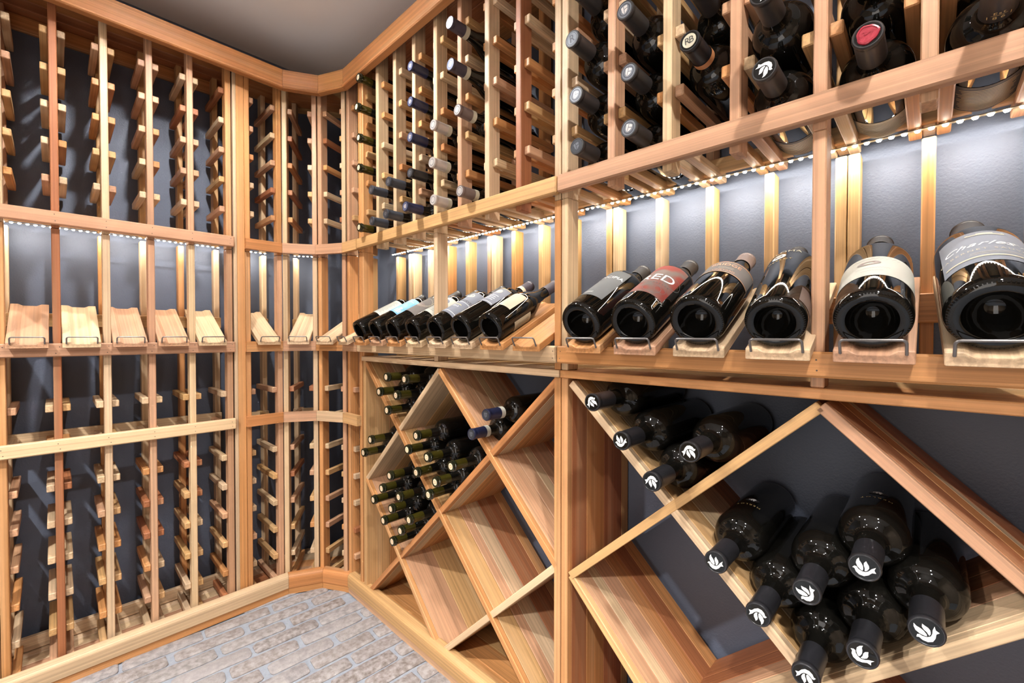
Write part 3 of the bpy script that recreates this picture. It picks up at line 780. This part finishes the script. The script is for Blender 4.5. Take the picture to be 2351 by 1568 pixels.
def bottle(label, shape, base, axis, up, foil_m=None, top_m=None, emblem=None, bare=False, group=None, band=None, cap_len=0.058, seg=32, spin=0.0, punt=0.028, knurl=False, name='wine_bottle'):
    """base = centre of the foot, axis = unit vector foot to mouth, up = which side angle 0 of the print faces"""
    r, Ln, rn, zb, zn = shape_params(shape)
    X = Vector(up) - Vector(axis) * Vector(up).dot(Vector(axis)); X.normalize()
    A = Vector(axis).normalized(); S = X.cross(A)          # local x = side, y = up, z = axis
    M = Matrix(((S.x, X.x, A.x, base[0]), (S.y, X.y, A.y, base[1]), (S.z, X.z, A.z, base[2]), (0, 0, 0, 1)))
    root = thing(name, label, 'wine bottle', base, group)
    root.matrix_basis = Matrix.Translation((0, 0, OZ)) @ M
    WM[root.name] = root.matrix_basis.copy()
    g = cached(('g', shape, seg, punt, bare), lambda: lathe([p for p in glass_profile(shape, punt)][: (-2 if bare else None)], seg, 'bottle_glass', GLASS))
    part('glass', g, M, root)
    if knurl:
        def kn():
            b = bmesh.new()
            n = 72
            for k in range(n):
                a = 2 * math.pi * k / n
                bmesh.ops.create_cube(b, size=0.0015, matrix=Matrix.Rotation(a, 4, 'Z') @ Matrix.Translation((r * 0.900, 0, 0.0016)) @ Matrix.Rotation(-0.35, 4, 'Y') @ Matrix.Diagonal((2.2, 0.7, 0.45, 1)))
            return finish(b, 'foot_ribs', GLASS)
        part('foot_ribs', cached(('k', shape), kn), M, root, kind='stuff')
    if bare:
        nk = cached(('nk', shape), lambda: lathe([(rn * 0.9, Ln - 0.0535), (rn * 1.012, Ln - 0.053), (rn * 1.012, Ln - 0.030), (rn * 1.005, Ln - 0.014)], 24, 'neck', GREEN))
        part('neck', nk, M, root, label='olive green glass neck')
        lp = cached(('lp', shape), lambda: lathe([(rn, Ln - 0.0145), (rn * 1.16, Ln - 0.013), (rn * 1.18, Ln - 0.008), (rn * 1.02, Ln - 0.0065), (rn * 1.02, Ln - 0.005), (rn * 1.1, Ln - 0.004), (rn * 1.08, Ln - 0.0008), (rn * 0.98, Ln), (rn * 0.70, Ln - 0.0004), (rn * 0.66, Ln - 0.003)], 24, 'lip', RIMG))
        part('lip', lp, M, root)
        ck = cached(('ck', shape), lambda: lathe([(rn * 0.69, Ln - 0.006), (rn * 0.69, Ln - 0.0012), (rn * 0.64, Ln - 0.0005), (0, Ln - 0.0005)], 20, 'cork', CORK))
        c = part('cork', ck, M, root, label='pale cork')
        ringm = cached(('cr', shape), lambda: flat(ellipse(rn * 0.36, rn * 0.36, 18, 0.72), ORANGEINK))
        part('cork_print', ringm, M @ Matrix.Translation((0, 0, Ln - 0.0003)), c)
        return root, M
    zc = Ln - cap_len
    if foil_m:
        rc = rn + 0.0009
        def cap():
            return lathe([(rc * 1.02 if zc > zn + 0.004 else rc * 1.03, zc), (rc * 1.01, zc + 0.3 * cap_len), (rc, Ln - 0.012), (rc, Ln - 0.0075), (rc * 1.03, Ln - 0.0068), (rc * 1.05, Ln - 0.004), (rc * 1.03, Ln - 0.001), (rc * 0.97, Ln + 0.0004), (rc * 0.90, Ln + 0.0004), (rc * 0.87, Ln - 0.0002), (0, Ln - 0.0002)], 28, 'capsule', foil_m)
        c = part('capsule', cached(('cap', shape, foil_m.name, cap_len), cap), M, root)
        if band:
            bl = cached(('bd', shape, band.name, cap_len), lambda: lathe([(rc * 1.05, zc - 0.001), (rc * 1.05, zc + 0.013)], 28, 'neck_band', band))
            part('neck_band', bl, M, root, label='pale paper neck band')
        T = M @ Matrix.Translation((0, 0, Ln)) @ Matrix.Rotation(spin, 4, 'Z')
        up_ = lambda me, z: part('emblem', me, T @ Matrix.Translation((0, 0, z)), c)
        if top_m:
            part('top_disc', cached(('td', shape, top_m.name), lambda: flat(ellipse(rc * 0.84, rc * 0.84), top_m)), T @ Matrix.Translation((0, 0, 0.0001)), c)
        if emblem == 'dove':
            up_(cached(('dove', shape), lambda: flat(polys(DOVE, rc * 0.74), WHITEINK)), 0.0007)
        elif emblem == 'ring':
            up_(cached(('ring', shape, top_m.name), lambda: flat(ellipse(rc * 0.66, rc * 0.66, 24, 0.86), F_TOPD)), 0.0004)
            up_(cached(('crest', shape, top_m.name), lambda: flat(polys([[(-.42, .4), (-.12, .46), (-.12, -.5), (-.34, -.2)], [(-.04, .46), (.38, .40), (.40, .12), (-.04, .10)], [(-.04, .02), (.40, .03), (.30, -.22), (-.04, -.5)]], rc * 0.95), F_TOPS if top_m.name != 'embossed_dark_top' else F_TOP)), 0.0005)
        elif emblem == 'R':
            up_(cached(('R', shape), lambda: flat(flat_text('R', rc * 1.3), F_TOPD)), 0.0005)
            up_(cached(('ringR', shape), lambda: flat(ellipse(rc * 0.74, rc * 0.74, 24, 0.9), F_TOPD)), 0.0004)
        elif emblem == 'RB':
            up_(cached(('RBd', shape), lambda: flat(ellipse(rc * 0.70, rc * 0.70), CREAM)), 0.0004)
            up_(cached(('RB', shape), lambda: flat(flat_text('RB', rc * 0.95, spacing=0.72), BLACKINK)), 0.0008)
        elif emblem == 'wax':
            bm = bmesh.new(); n = 26; rr = random.Random(5)
            prev = None; rings = []
            for rad, z in ((1.0, 0.0), (0.97, 0.0016), (0.82, 0.0022), (0.74, 0.0013)):
                rings.append([bm.verts.new((rc * 0.74 * rad * (1 + 0.06 * math.sin(3 * q + 1) + 0.03 * math.sin(7 * q)) * math.cos(q), rc * 0.74 * rad * (1 + 0.06 * math.sin(3 * q + 1) + 0.03 * math.sin(7 * q)) * math.sin(q), z)) for q in [2 * math.pi * k / n for k in range(n)]])
            for a, b in zip(rings, rings[1:]):
                for k in range(n):
                    bm.faces.new((a[k], a[(k + 1) % n], b[(k + 1) % n], b[k]))
            bm.faces.new(rings[-1])
            part('wax_seal', finish(bm, 'wax_seal', WAX, True), T @ Matrix.Translation((0, 0, 0.0003)), c, label='red wax seal')
            up_(flat(squiggle(rc * 0.7, rc * 0.3, 2, rc * 0.1), WAX), 0.0022)
    return root, M

def label(root, M, shape, z0, z1, a0, a1, m, lab=None):
    return part('label', cyl_patch(shape, z0, z1, a0, a1, m), M, root, label=lab)
def printed(lb, M, me, shape, a, z, ink, R0=None, off=0.0009):
    return part('print', wrap(me, R0 or shape_params(shape)[0], a, z, ink, off), M, lb)
def lines(n, wd, dy, th, seed=1):
    r = random.Random(seed); return strips([(-wd / 2 * r.uniform(0.75, 1), -k * dy, wd / 2 * r.uniform(0.75, 1), -k * dy + th) for k in range(n)])

OUT_R = RIGHT.v(0, -1, 0)
UPV = Vector((0, 0, 1))
def lying(label_, shape, s, z, cap_d, **kw):
    """bottle lying in the right hand racks with its mouth towards the room"""
    Ln = shape_params(shape)[1]
    return bottle(label_, shape, RIGHT.p(s, cap_d + Ln, z), OUT_R, UPV, **kw)

# ---- narrow columns of the upper rack
GCOL = [0.3715 + 0.1154 * i for i in range(8)]
rows = {0: 0.9282, 1: 0.8202, 2: 0.7122, 3: 0.6042, 4: 0.4952, 5: 0.3892}
ord5 = ['topmost', 'second from the top', 'third from the top', 'fourth from the top', 'lowest']
for k, rw in enumerate((0, 1, 2, 3, 5)):
    lying('corked olive-necked bottle in the column beside the corner, %s of five' % ord5[k], 'bordeaux', GCOL[0], rows[rw], -0.043 - 0.007 * (k == 1), bare=True)
U1 = [(1, 4, -.057, 'S', 'black foil-capped bottle in the second column from the corner, upper of two'),
      (1, 5, -.055, 'S', 'black foil-capped bottle in the second column from the corner, lower of two'),
      (2, 4, -.059, 'S', 'black foil-capped bottle in the third column from the corner, upper of two'),
      (2, 5, -.069, 'S', 'black foil-capped bottle in the third column from the corner, lower of two'),
      (3, 1, -.050, 'N', 'navy blue capped bottle in the narrow rack, topmost of four navy ones'),
      (3, 2, -.051, 'N', 'navy blue capped bottle in the narrow rack, second of four navy ones'),
      (3, 3, -.052, 'N', 'navy blue capped bottle in the narrow rack, third of four navy ones'),
      (3, 4, -.053, 'B', 'glossy black capped bottle between two navy capped ones in the narrow rack'),
      (3, 5, -.070, 'N', 'navy blue capped bottle on the lowest row, sticking out over the rail'),
      (4, 3, -.050, 'V', 'silver capped bottle in the narrow rack, topmost of three silver ones'),
      (4, 4, -.055, 'V', 'silver capped bottle in the narrow rack, middle of three silver ones'),
      (4, 5, -.051, 'V', 'silver capped bottle in the narrow rack, lowest of three silver ones'),
      (5, 1, -.080, 'P', 'plum capped bottle with cream neck band, topmost and nearest the crown'),
      (5, 2, -.078, 'P', 'plum capped bottle with cream neck band, second from the top'),
      (5, 3, -.055, 'T', 'taupe capped bottle with cream neck band below two plum capped ones'),
      (5, 5, -.047, 'T', 'taupe capped bottle with cream neck band on the lowest row')]
FO = {'S': (F_SLATE, F_TOPD, 'ring', None), 'N': (F_NAVY, F_TOPB, 'ring', None), 'B': (F_BLACK, F_TOPD, 'ring', None),
      'V': (F_SILV, F_TOPS, 'ring', CREAM), 'P': (F_PLUM, F_TOPB, 'ring', CREAM), 'T': (F_BROWN, F_TOPS, 'ring', CREAM)}
for c, rw, dd, f, lb in U1:
    fm, tm, em, bd = FO[f]
    shp = 'burgundy' if f == 'P' else 'bordeaux'
    lying(lb, shp, GCOL[c], rows[rw] + (0.003 if f == 'P' else 0), dd, foil_m=fm, top_m=tm, emblem=em, band=bd, spin=RND.uniform(0, 6))
# ---- wide columns of the upper rack
MCOL = [1.3263 + 0.1206 * i for i in range(6)]
r2 = [0.4005, 0.507, 0.6175]
U2 = [(0, 2, -.056, F_GREY, F_TOP, 'R', 'grey capped bottle with a raised letter on its cap, upper left of the wide rack'),
      (0, 1, -.042, F_GREY, F_TOP, 'ring', 'grey capped bottle in the first wide column, middle of its stack'),
      (0, 0, -.038, F_GREY, F_TOPD, 'ring', 'grey capped bottle in the first wide column, lowest on the rail'),
      (1, 2, -.053, F_GREY, F_TOP, 'ring', 'grey capped bottle in the second wide column, highest of three'),
      (1, 1, -.038, F_GREY, F_TOP, 'ring', 'grey capped bottle in the second wide column, middle of three'),
      (1, 0, -.036, F_GREY, F_TOP, 'ring', 'grey capped bottle in the second wide column, lowest of three'),
      (2, 1, -.047, F_BLACK, None, 'RB', 'bottle with black and copper capsule and a cream lettered cap, single in its column'),
      (3, 0, -.066, F_GREY, None, 'dove', 'bottle with white bird on its cap, at the front of the right rack, lower one'),
      (3, 1, -.080, F_GREY, None, 'dove', 'bottle with white bird cap cut by the picture edge, directly above another'),
      (4, 0, -.055, F_GREY, None, 'wax', 'large bottle with a red wax seal on its grey capsule')]
for c, rw, dd, fm, tm, em, lb in U2:
    rt, M = lying(lb, 'upmag', MCOL[c], r2[rw], dd, foil_m=fm, top_m=tm, emblem=em, spin=(2.6 if em == 'dove' else RND.uniform(-.4, .4)), cap_len=0.066)
    if em == 'RB':
        z = shape_params('upmag')[1] - 0.066
        part('neck_band', cyl_patch('upmag', z - 0.004, z + 0.010, -180, 180, ORANGEINK, 0.0014, shape_params('upmag')[2] + 0.001), M, rt, label='copper printed neck band')
        lbm = label(rt, M, 'upmag', 0.118, 0.185, -100, 100, BLACKINK, 'black label with copper print')
        for zz in (0.119, 0.181):
            printed(lbm, M, strips([(-0.075, 0, 0.075, 0.0022)]), 'upmag', 0, zz, ORANGEINK)
        printed(lbm, M, flat_text('BRIDGE', 0.018), 'upmag', 0, 0.158, ORANGEINK)
        printed(lbm, M, flat_text('VINEYARD', 0.011), 'upmag', 0, 0.134, ORANGEINK)
    if c in (3, 4) and rw == 0 or (c == 3):
        bl = label(rt, M, 'upmag', 0.040, 0.115, 125, 235, CREAM if c == 4 else TAUPEP, 'paper back label')
        printed(bl, M, lines(12, 0.066, 0.0052, 0.0015, c), 'upmag', 180, 0.104, TAUPEP if c == 4 else GOLD)
for c, rw, dd, lb in ((2, 2, -.01, 'dark bottle deep in the rack above the copper capped one'), (4, 1, -.05, 'large dark bottle lying above the red sealed one'), (5, 1, -.02, 'large dark bottle above the bottle dated 1861'),
                      (0, 3, -.03, 'dark bottle above the grey capped stack in the first wide column')):
    z = r2[rw] if rw < 3 else 0.731
    lying(lb, 'upmag', MCOL[c], z, dd, foil_m=F_GREY, cap_len=0.066)
rt, M = lying('large grey capsuled bottle printed Est 1861 at the upper right edge', 'upmag', MCOL[5], 0.402, -0.075, foil_m=F_GREY, cap_len=0.072)
rn_ = shape_params('upmag')[2]; zc_ = shape_params('upmag')[1] - 0.072
cp = [o for o in rt.children if o.name.startswith('capsule')][0]
part('print', wrap(flat_text('Est', 0.0075, spacing=1.2), rn_ + 0.0012, 180, zc_ + 0.0215, GOLD, 0.0006), M, cp)
part('print', wrap(strips([(-0.007, 0, 0.007, 0.0006)]), rn_ + 0.0012, 180, zc_ + 0.0165, GOLD, 0.0006), M, cp)
part('print', wrap(flat_text('1861', 0.0085, spacing=1.6), rn_ + 0.0012, 180, zc_ + 0.0115, GOLD, 0.0006), M, cp)
bl = label(rt, M, 'upmag', 0.03, 0.125, 120, 240, TAUPEP, 'paper back label')
printed(bl, M, lines(14, 0.07, 0.0055, 0.0015, 9), 'upmag', 180, 0.112, GOLD)

# ---- bottles on the display boards
def displayed(label_, shape, board, a0=0.0185, yaw=0.0, **kw):
    O, X, Z = board; X = Matrix.Rotation(math.radians(yaw), 3, Z) @ X; r = shape_params(shape)[0]
    hw = 0.0155; lift = 0.010 + max(r, math.sqrt(max(0, r * r - hw * hw)) + 0.006 * 0.55)
    return bottle(label_, shape, O + X * a0 + Z * (lift + 0.0004), X, Z, knurl=True, seg=40, punt=0.046, **kw)
# seven small ones
def disp(i, bd, lb, shape, fm, **kw):
    return displayed(lb, shape, bd[i], foil_m=fm, top_m=None, **kw)
r_, M = disp(0, BD1, 'dark bottle with a cream label, first on the display row from the corner', 'slim', F_BLACK)
l = label(r_, M, 'slim', 0.085, 0.190, -75, 60, IVORY); printed(l, M, lines(14, 0.062, 0.0062, 0.0012, 3), 'slim', 0, 0.178, TAUPEP)
r_, M = disp(1, BD1, 'dark bottle with a sky blue label on the display row', 'slim', F_BLACK)
l = label(r_, M, 'slim', 0.085, 0.190, -70, 62, BLUEP); printed(l, M, strips([(-0.004, 0, 0.004, 0.03), (0.007, 0.0, 0.010, 0.016), (-0.011, 0, -0.008, 0.02)]), 'slim', 34, 0.092, WHITEINK)
printed(l, M, strips([(-0.03, 0, 0.03, 0.0012)]), 'slim', 0, 0.170, WHITEINK)
r_, M = disp(2, BD1, 'dark bottle with a grey label crossed by thin cream rings on the display row', 'slim', F_BLACK)
l = label(r_, M, 'slim', 0.078, 0.190, -75, 68, TAUPEP)
for rr, aa, zz in ((0.026, 20, 0.150), (0.030, 14, 0.158)):
    printed(l, M, ellipse(rr, rr, 40, 0.965), 'slim', aa, zz, CREAM)
printed(l, M, ellipse(0.016, 0.012, 26), 'slim', 22, 0.130, F_BROWN, off=0.0007)
r_, M = disp(3, BD1, 'dark bottle with a white label behind the display front post', 'bordeaux', F_BLACK)
l = label(r_, M, 'bordeaux', 0.068, 0.175, -75, 66, IVORY); printed(l, M, ellipse(0.016, 0.012, 26), 'bordeaux', 18, 0.150, SLATEP); printed(l, M, lines(6, 0.05, 0.007, 0.0012, 5), 'bordeaux', 10, 0.118, TAUPEP)
r_, M = disp(4, BD1, 'dark bottle with a blue grey label dated 2013 right of the display front post', 'slim', F_BLACK)
l = label(r_, M, 'slim', 0.050, 0.192, -78, 72, SLATEP)
printed(l, M, flat_text('RESERVED', 0.0135), 'slim', 28, 0.132, BLACKINK); printed(l, M, flat_text('2013', 0.009, spacing=1.2), 'slim', 18, 0.094, WHITEINK)
printed(l, M, flat_text('NAPA', 0.006, spacing=1.2) if False else strips([(-0.012, 0, 0.012, 0.0028)]), 'slim', 18, 0.104, GOLD)
printed(l, M, strips([(-0.045, 0, 0.045, 0.0018)]), 'slim', 0, 0.060, WHITEINK); printed(l, M, strips([(-0.045, 0, 0.045, 0.0012)]), 'slim', 0, 0.122, WHITEINK)
printed(l, M, ellipse(0.013, 0.011, 26), 'slim', 10, 0.168, IVORY); printed(l, M, ellipse(0.008, 0.007, 20, 0.7), 'slim', 10, 0.168, SLATEP, off=0.0014)
r_, M = disp(5, BD1, 'tall bottle with grey blue label and plum capsule with cream band', 'tall', F_PLUM, band=CREAM)
l = label(r_, M, 'tall', 0.105, 0.200, -75, 55, SLATEP)
printed(l, M, ellipse(0.010, 0.010, 26), 'tall', 14, 0.176, CREAM); printed(l, M, lines(4, 0.032, 0.0085, 0.0016, 2), 'tall', 16, 0.150, WHITEINK)
printed(l, M, strips([(-0.042, 0, 0.042, 0.002)]), 'tall', -8, 0.196, GOLD); printed(l, M, strips([(-0.042, 0, 0.042, 0.0012)]), 'tall', -8, 0.110, WHITEINK)
l2 = label(r_, M, 'tall', 0.045, 0.09, 82, 130, IVORY, 'pale back label')
r_, M = disp(6, BD1, 'round shouldered bottle with cream front and back labels beside the empty board', 'burgundy', F_PLUM)
l = label(r_, M, 'burgundy', 0.058, 0.132, -70, 52, CREAM); printed(l, M, lines(2, 0.014, 0.007, 0.0008, 4), 'burgundy', 8, 0.108, TAUPEP)
l2 = label(r_, M, 'burgundy', 0.052, 0.120, 100, 170, CREAM, 'cream back label'); printed(l2, M, lines(9, 0.03, 0.006, 0.001, 6), 'burgundy', 132, 0.108, TAUPEP)
# six large ones
r_, M = disp(0, BD2, 'dark bottle with a plain grey label in white capitals, first of the large display bottles', 'heavy', F_GREY, cap_len=0.05)
l = label(r_, M, 'heavy', 0.048, 0.188, -85, 46, GREYP); printed(l, M, flat_text('PRINCIPIA', 0.0165), 'heavy', -2, 0.150, WHITEINK); printed(l, M, lines(2, 0.03, 0.005, 0.0008, 4), 'heavy', -4, 0.066, WHITEINK)
r_, M = disp(1, BD2, 'dark bottle with a red and grey label reading RED', 'heavy', F_GREY, cap_len=0.05)
l = label(r_, M, 'heavy', 0.046, 0.188, -85, 66, REDP)
printed(l, M, flat_text('RED', 0.040), 'heavy', 12, 0.122, WHITEINK); printed(l, M, strips([(-0.030 + 0.006 * k, 0, -0.027 + 0.006 * k, 0.0025) for k in range(11)]), 'heavy', 14, 0.094, BLACKINK)
for aa, zz, rr in ((42, 0.075, 0.012), (24, 0.070, 0.018), (52, 0.120, 0.020)):
    printed(l, M, ellipse(rr, rr, 34, 0.955), 'heavy', aa, zz, GREYP)
printed(l, M, squiggle(0.02, 0.005, 3, 0.001), 'heavy', 60, 0.040, WHITEINK)
r_, M = disp(2, BD2, 'broad bottle with a grey copper edged label near its shoulder', 'fat', F_BROWN, cap_len=0.045)
l = label(r_, M, 'fat', 0.120, 0.172, -95, 88, TAUPEP, 'grey label with copper edges')
for zz in (0.120, 0.170):
    printed(l, M, strips([(-0.074, 0, 0.070, 0.0020)]), 'fat', 0, zz, ORANGEINK)
printed(l, M, flat_text('BRIDGE', 0.016), 'fat', 14, 0.157, ORANGEINK); printed(l, M, flat_text('VINEYARD', 0.0085), 'fat', 16, 0.129, ORANGEINK); printed(l, M, lines(2, 0.03, 0.005, 0.0008, 8), 'fat', 16, 0.143, CREAM)
r_, M = disp(3, BD2, 'tall bottle with white and gold lettering printed on the glass, no paper label in front', 'etched', F_GREY, yaw=4.5, cap_len=0.042)
e = part('print', wrap(flat_text('PALOMA', 0.015, spacing=1.1), 0.0428, -16, 0.228, CREAM, 0.0004), M, r_)
part('print', wrap(ellipse(0.012, 0.012, 26), 0.0428, -20, 0.204, WHITEINK, 0.0004), M, r_); part('print', wrap(ellipse(0.007, 0.006, 20, 0.6), 0.0428, -20, 0.204, F_GREY, 0.0008), M, r_)
part('print', wrap(flat_text('MERLOT', 0.0085, spacing=1.4), 0.0428, -16, 0.184, GOLD, 0.0004), M, r_)
l2 = label(r_, M, 'etched', 0.020, 0.072, 48, 120, F_BROWN, 'brown side label')
r_, M = disp(4, BD2, 'big round bottle with an ivory label and small oval crest', 'magnum', F_GREY, yaw=2.0, cap_len=0.04)
l = label(r_, M, 'magnum', 0.060, 0.140, -105, 105, IVORY); printed(l, M, ellipse(0.014, 0.008, 30, 0.45), 'magnum', -8, 0.112, F_BROWN)
printed(l, M, squiggle(0.060, 0.005, 9, 0.0008), 'magnum', 0, 0.128, BLACKINK); printed(l, M, squiggle(0.040, 0.0018, 14, 0.0007), 'magnum', -2, 0.090, TAUPEP); printed(l, M, squiggle(0.026, 0.0014, 10, 0.0006), 'magnum', -2, 0.078, TAUPEP)
r_, M = disp(5, BD2, 'largest bottle with a blue grey label edged in gold, at the right edge', 'jumbo', F_GREY, cap_len=0.045)
l = label(r_, M, 'jumbo', 0.066, 0.190, -62, 75, SLATEP)
printed(l, M, strips([(-0.046, 0, 0.070, 0.0045)]), 'jumbo', 0, 0.082, CREAM); printed(l, M, flat_text('Charles', 0.021, 0.5, 1.1), 'jumbo', -14, 0.135, WHITEINK); printed(l, M, squiggle(0.05, 0.006, 6, 0.0009), 'jumbo', 44, 0.133, WHITEINK)
printed(l, M, flat_text('CABERNET SAUVIGNON', 0.0085, spacing=1.35), 'jumbo', 8, 0.112, CREAM); printed(l, M, lines(2, 0.06, 0.005, 0.0008, 3), 'jumbo', 8, 0.099, CREAM)
printed(l, M, strips([(-0.016, 0, 0.016, 0.004), (-0.008, 0.004, 0.008, 0.0075), (-0.019, 0.001, -0.016, 0.006), (0.016, 0.001, 0.019, 0.006)]), 'jumbo', 2, 0.172, CREAM)

# ---- bottles in the left diamond bin
CY, CXI = -0.8094, 1.873
B1 = [(.532, -.145, 'upper left half cell, left of the top pair'), (.644, -.145, 'upper left half cell, right of the top pair'), (.483, -.200, 'upper left half cell, left of the middle pair'),
      (.593, -.202, 'upper left half cell, right of the middle pair'), (.535, -.259, 'upper left half cell, lowest one'),
      (.421, -.379, 'small cell against the left side, upper of two'), (.369, -.435, 'small cell against the left side, lower of two'),
      (.709, -.318, 'centre cell, topmost of the pile'), (.659, -.371, 'centre cell, left of the second row'), (.767, -.375, 'centre cell, middle of the second row'),
      (.884, -.378, 'centre cell, rightmost of the second row'), (.709, -.434, 'centre cell, left of the third row'), (.809, -.441, 'centre cell, right of the third row'), (.774, -.488, 'centre cell, lowest one'),
      (.550, -.480, 'lower left cell, topmost of the pile'), (.498, -.536, 'lower left cell, left of the second row'), (.607, -.538, 'lower left cell, right of the second row'),
      (.440, -.591, 'lower left cell, leftmost of the third row'), (.558, -.591, 'lower left cell, middle of the third row'), (.667, -.597, 'lower left cell, rightmost of the third row'),
      (.508, -.646, 'lower left cell, left of the fourth row'), (.616, -.648, 'lower left cell, right of the fourth row'), (.566, -.700, 'lower left cell, lowest one')]
def slide(x, z, d0, d1):
    k = (d1 - CY) / (d0 - CY); return CXI + (x - CXI) * k, z * k
for x, z, lb in B1:
    x, z = slide(x, z, -0.03, -0.038)
    lying('corked olive-necked bottle in the diamond bin, ' + lb, 'bordeaux', x, z, -0.038, bare=True)
for x, z, lb in ((1.033, -.211, 'navy capped bottle with cream neck band in the upper right bin cell, higher one'), (.975, -.271, 'navy capped bottle with cream neck band in the upper right bin cell, lower one')):
    x, z = slide(x, z, -0.03, -0.043)
    lying(lb, 'bordeaux', x, z, -0.043, foil_m=F_NAVY, top_m=F_TOPD, emblem='ring', band=IVORY)
# ---- bottles in the right diamond bin
B2 = [(1.374, -.139, 0.2, 'upper cell, highest, against its left slope', 4.0), (1.441, -.207, 0, 'upper cell, second down its left slope', 0.3), (1.573, -.204, 0, 'upper cell, right one', 3.6), (1.504, -.272, 0, 'upper cell, lowest one in the corner', 3.4),
      (1.618, -.381, 0, 'large cell, highest on the left slope', 0.2), (1.682, -.441, 0, 'large cell, second down the left slope', 3.2), (1.746, -.379, 0, 'large cell, middle of the second row', 1.0),
      (1.812, -.318, 0, 'large cell, topmost of the pile', 0.1), (1.746, -.504, 0, 'large cell, lowest one, cut by the picture edge', 3.3), (1.811, -.439, 0, 'large cell, right of centre in the third row', -0.4), (1.874, -.377, 0, 'large cell, rightmost one', 0.7)]
for x, z, q, lb, sp in B2:
    x, z = slide(x, z, -0.05, -0.090)
    rt, M = lying('bird-capped black bottle in right bin, ' + lb, 'binmag', x, z, -0.090, foil_m=F_BLACK, emblem='dove', spin=sp, cap_len=0.062)
    if 'highest on the left slope' in lb or 'topmost of the pile' in lb:
        part('print', wrap(ellipse(0.012, 0.008, 26), 0.0440, 0, 0.150, F_GREY, 0.0005), M, rt)
        part('print', wrap(polys(DOVE, 0.007), 0.0440, 0, 0.150, WHITEINK, 0.0009), M, rt)
        part('print', wrap(flat_text('PALOMA' if False else 'MERLOT', 0.008, spacing=1.5), 0.0440, 0, 0.176, GOLD, 0.0005), M, rt)
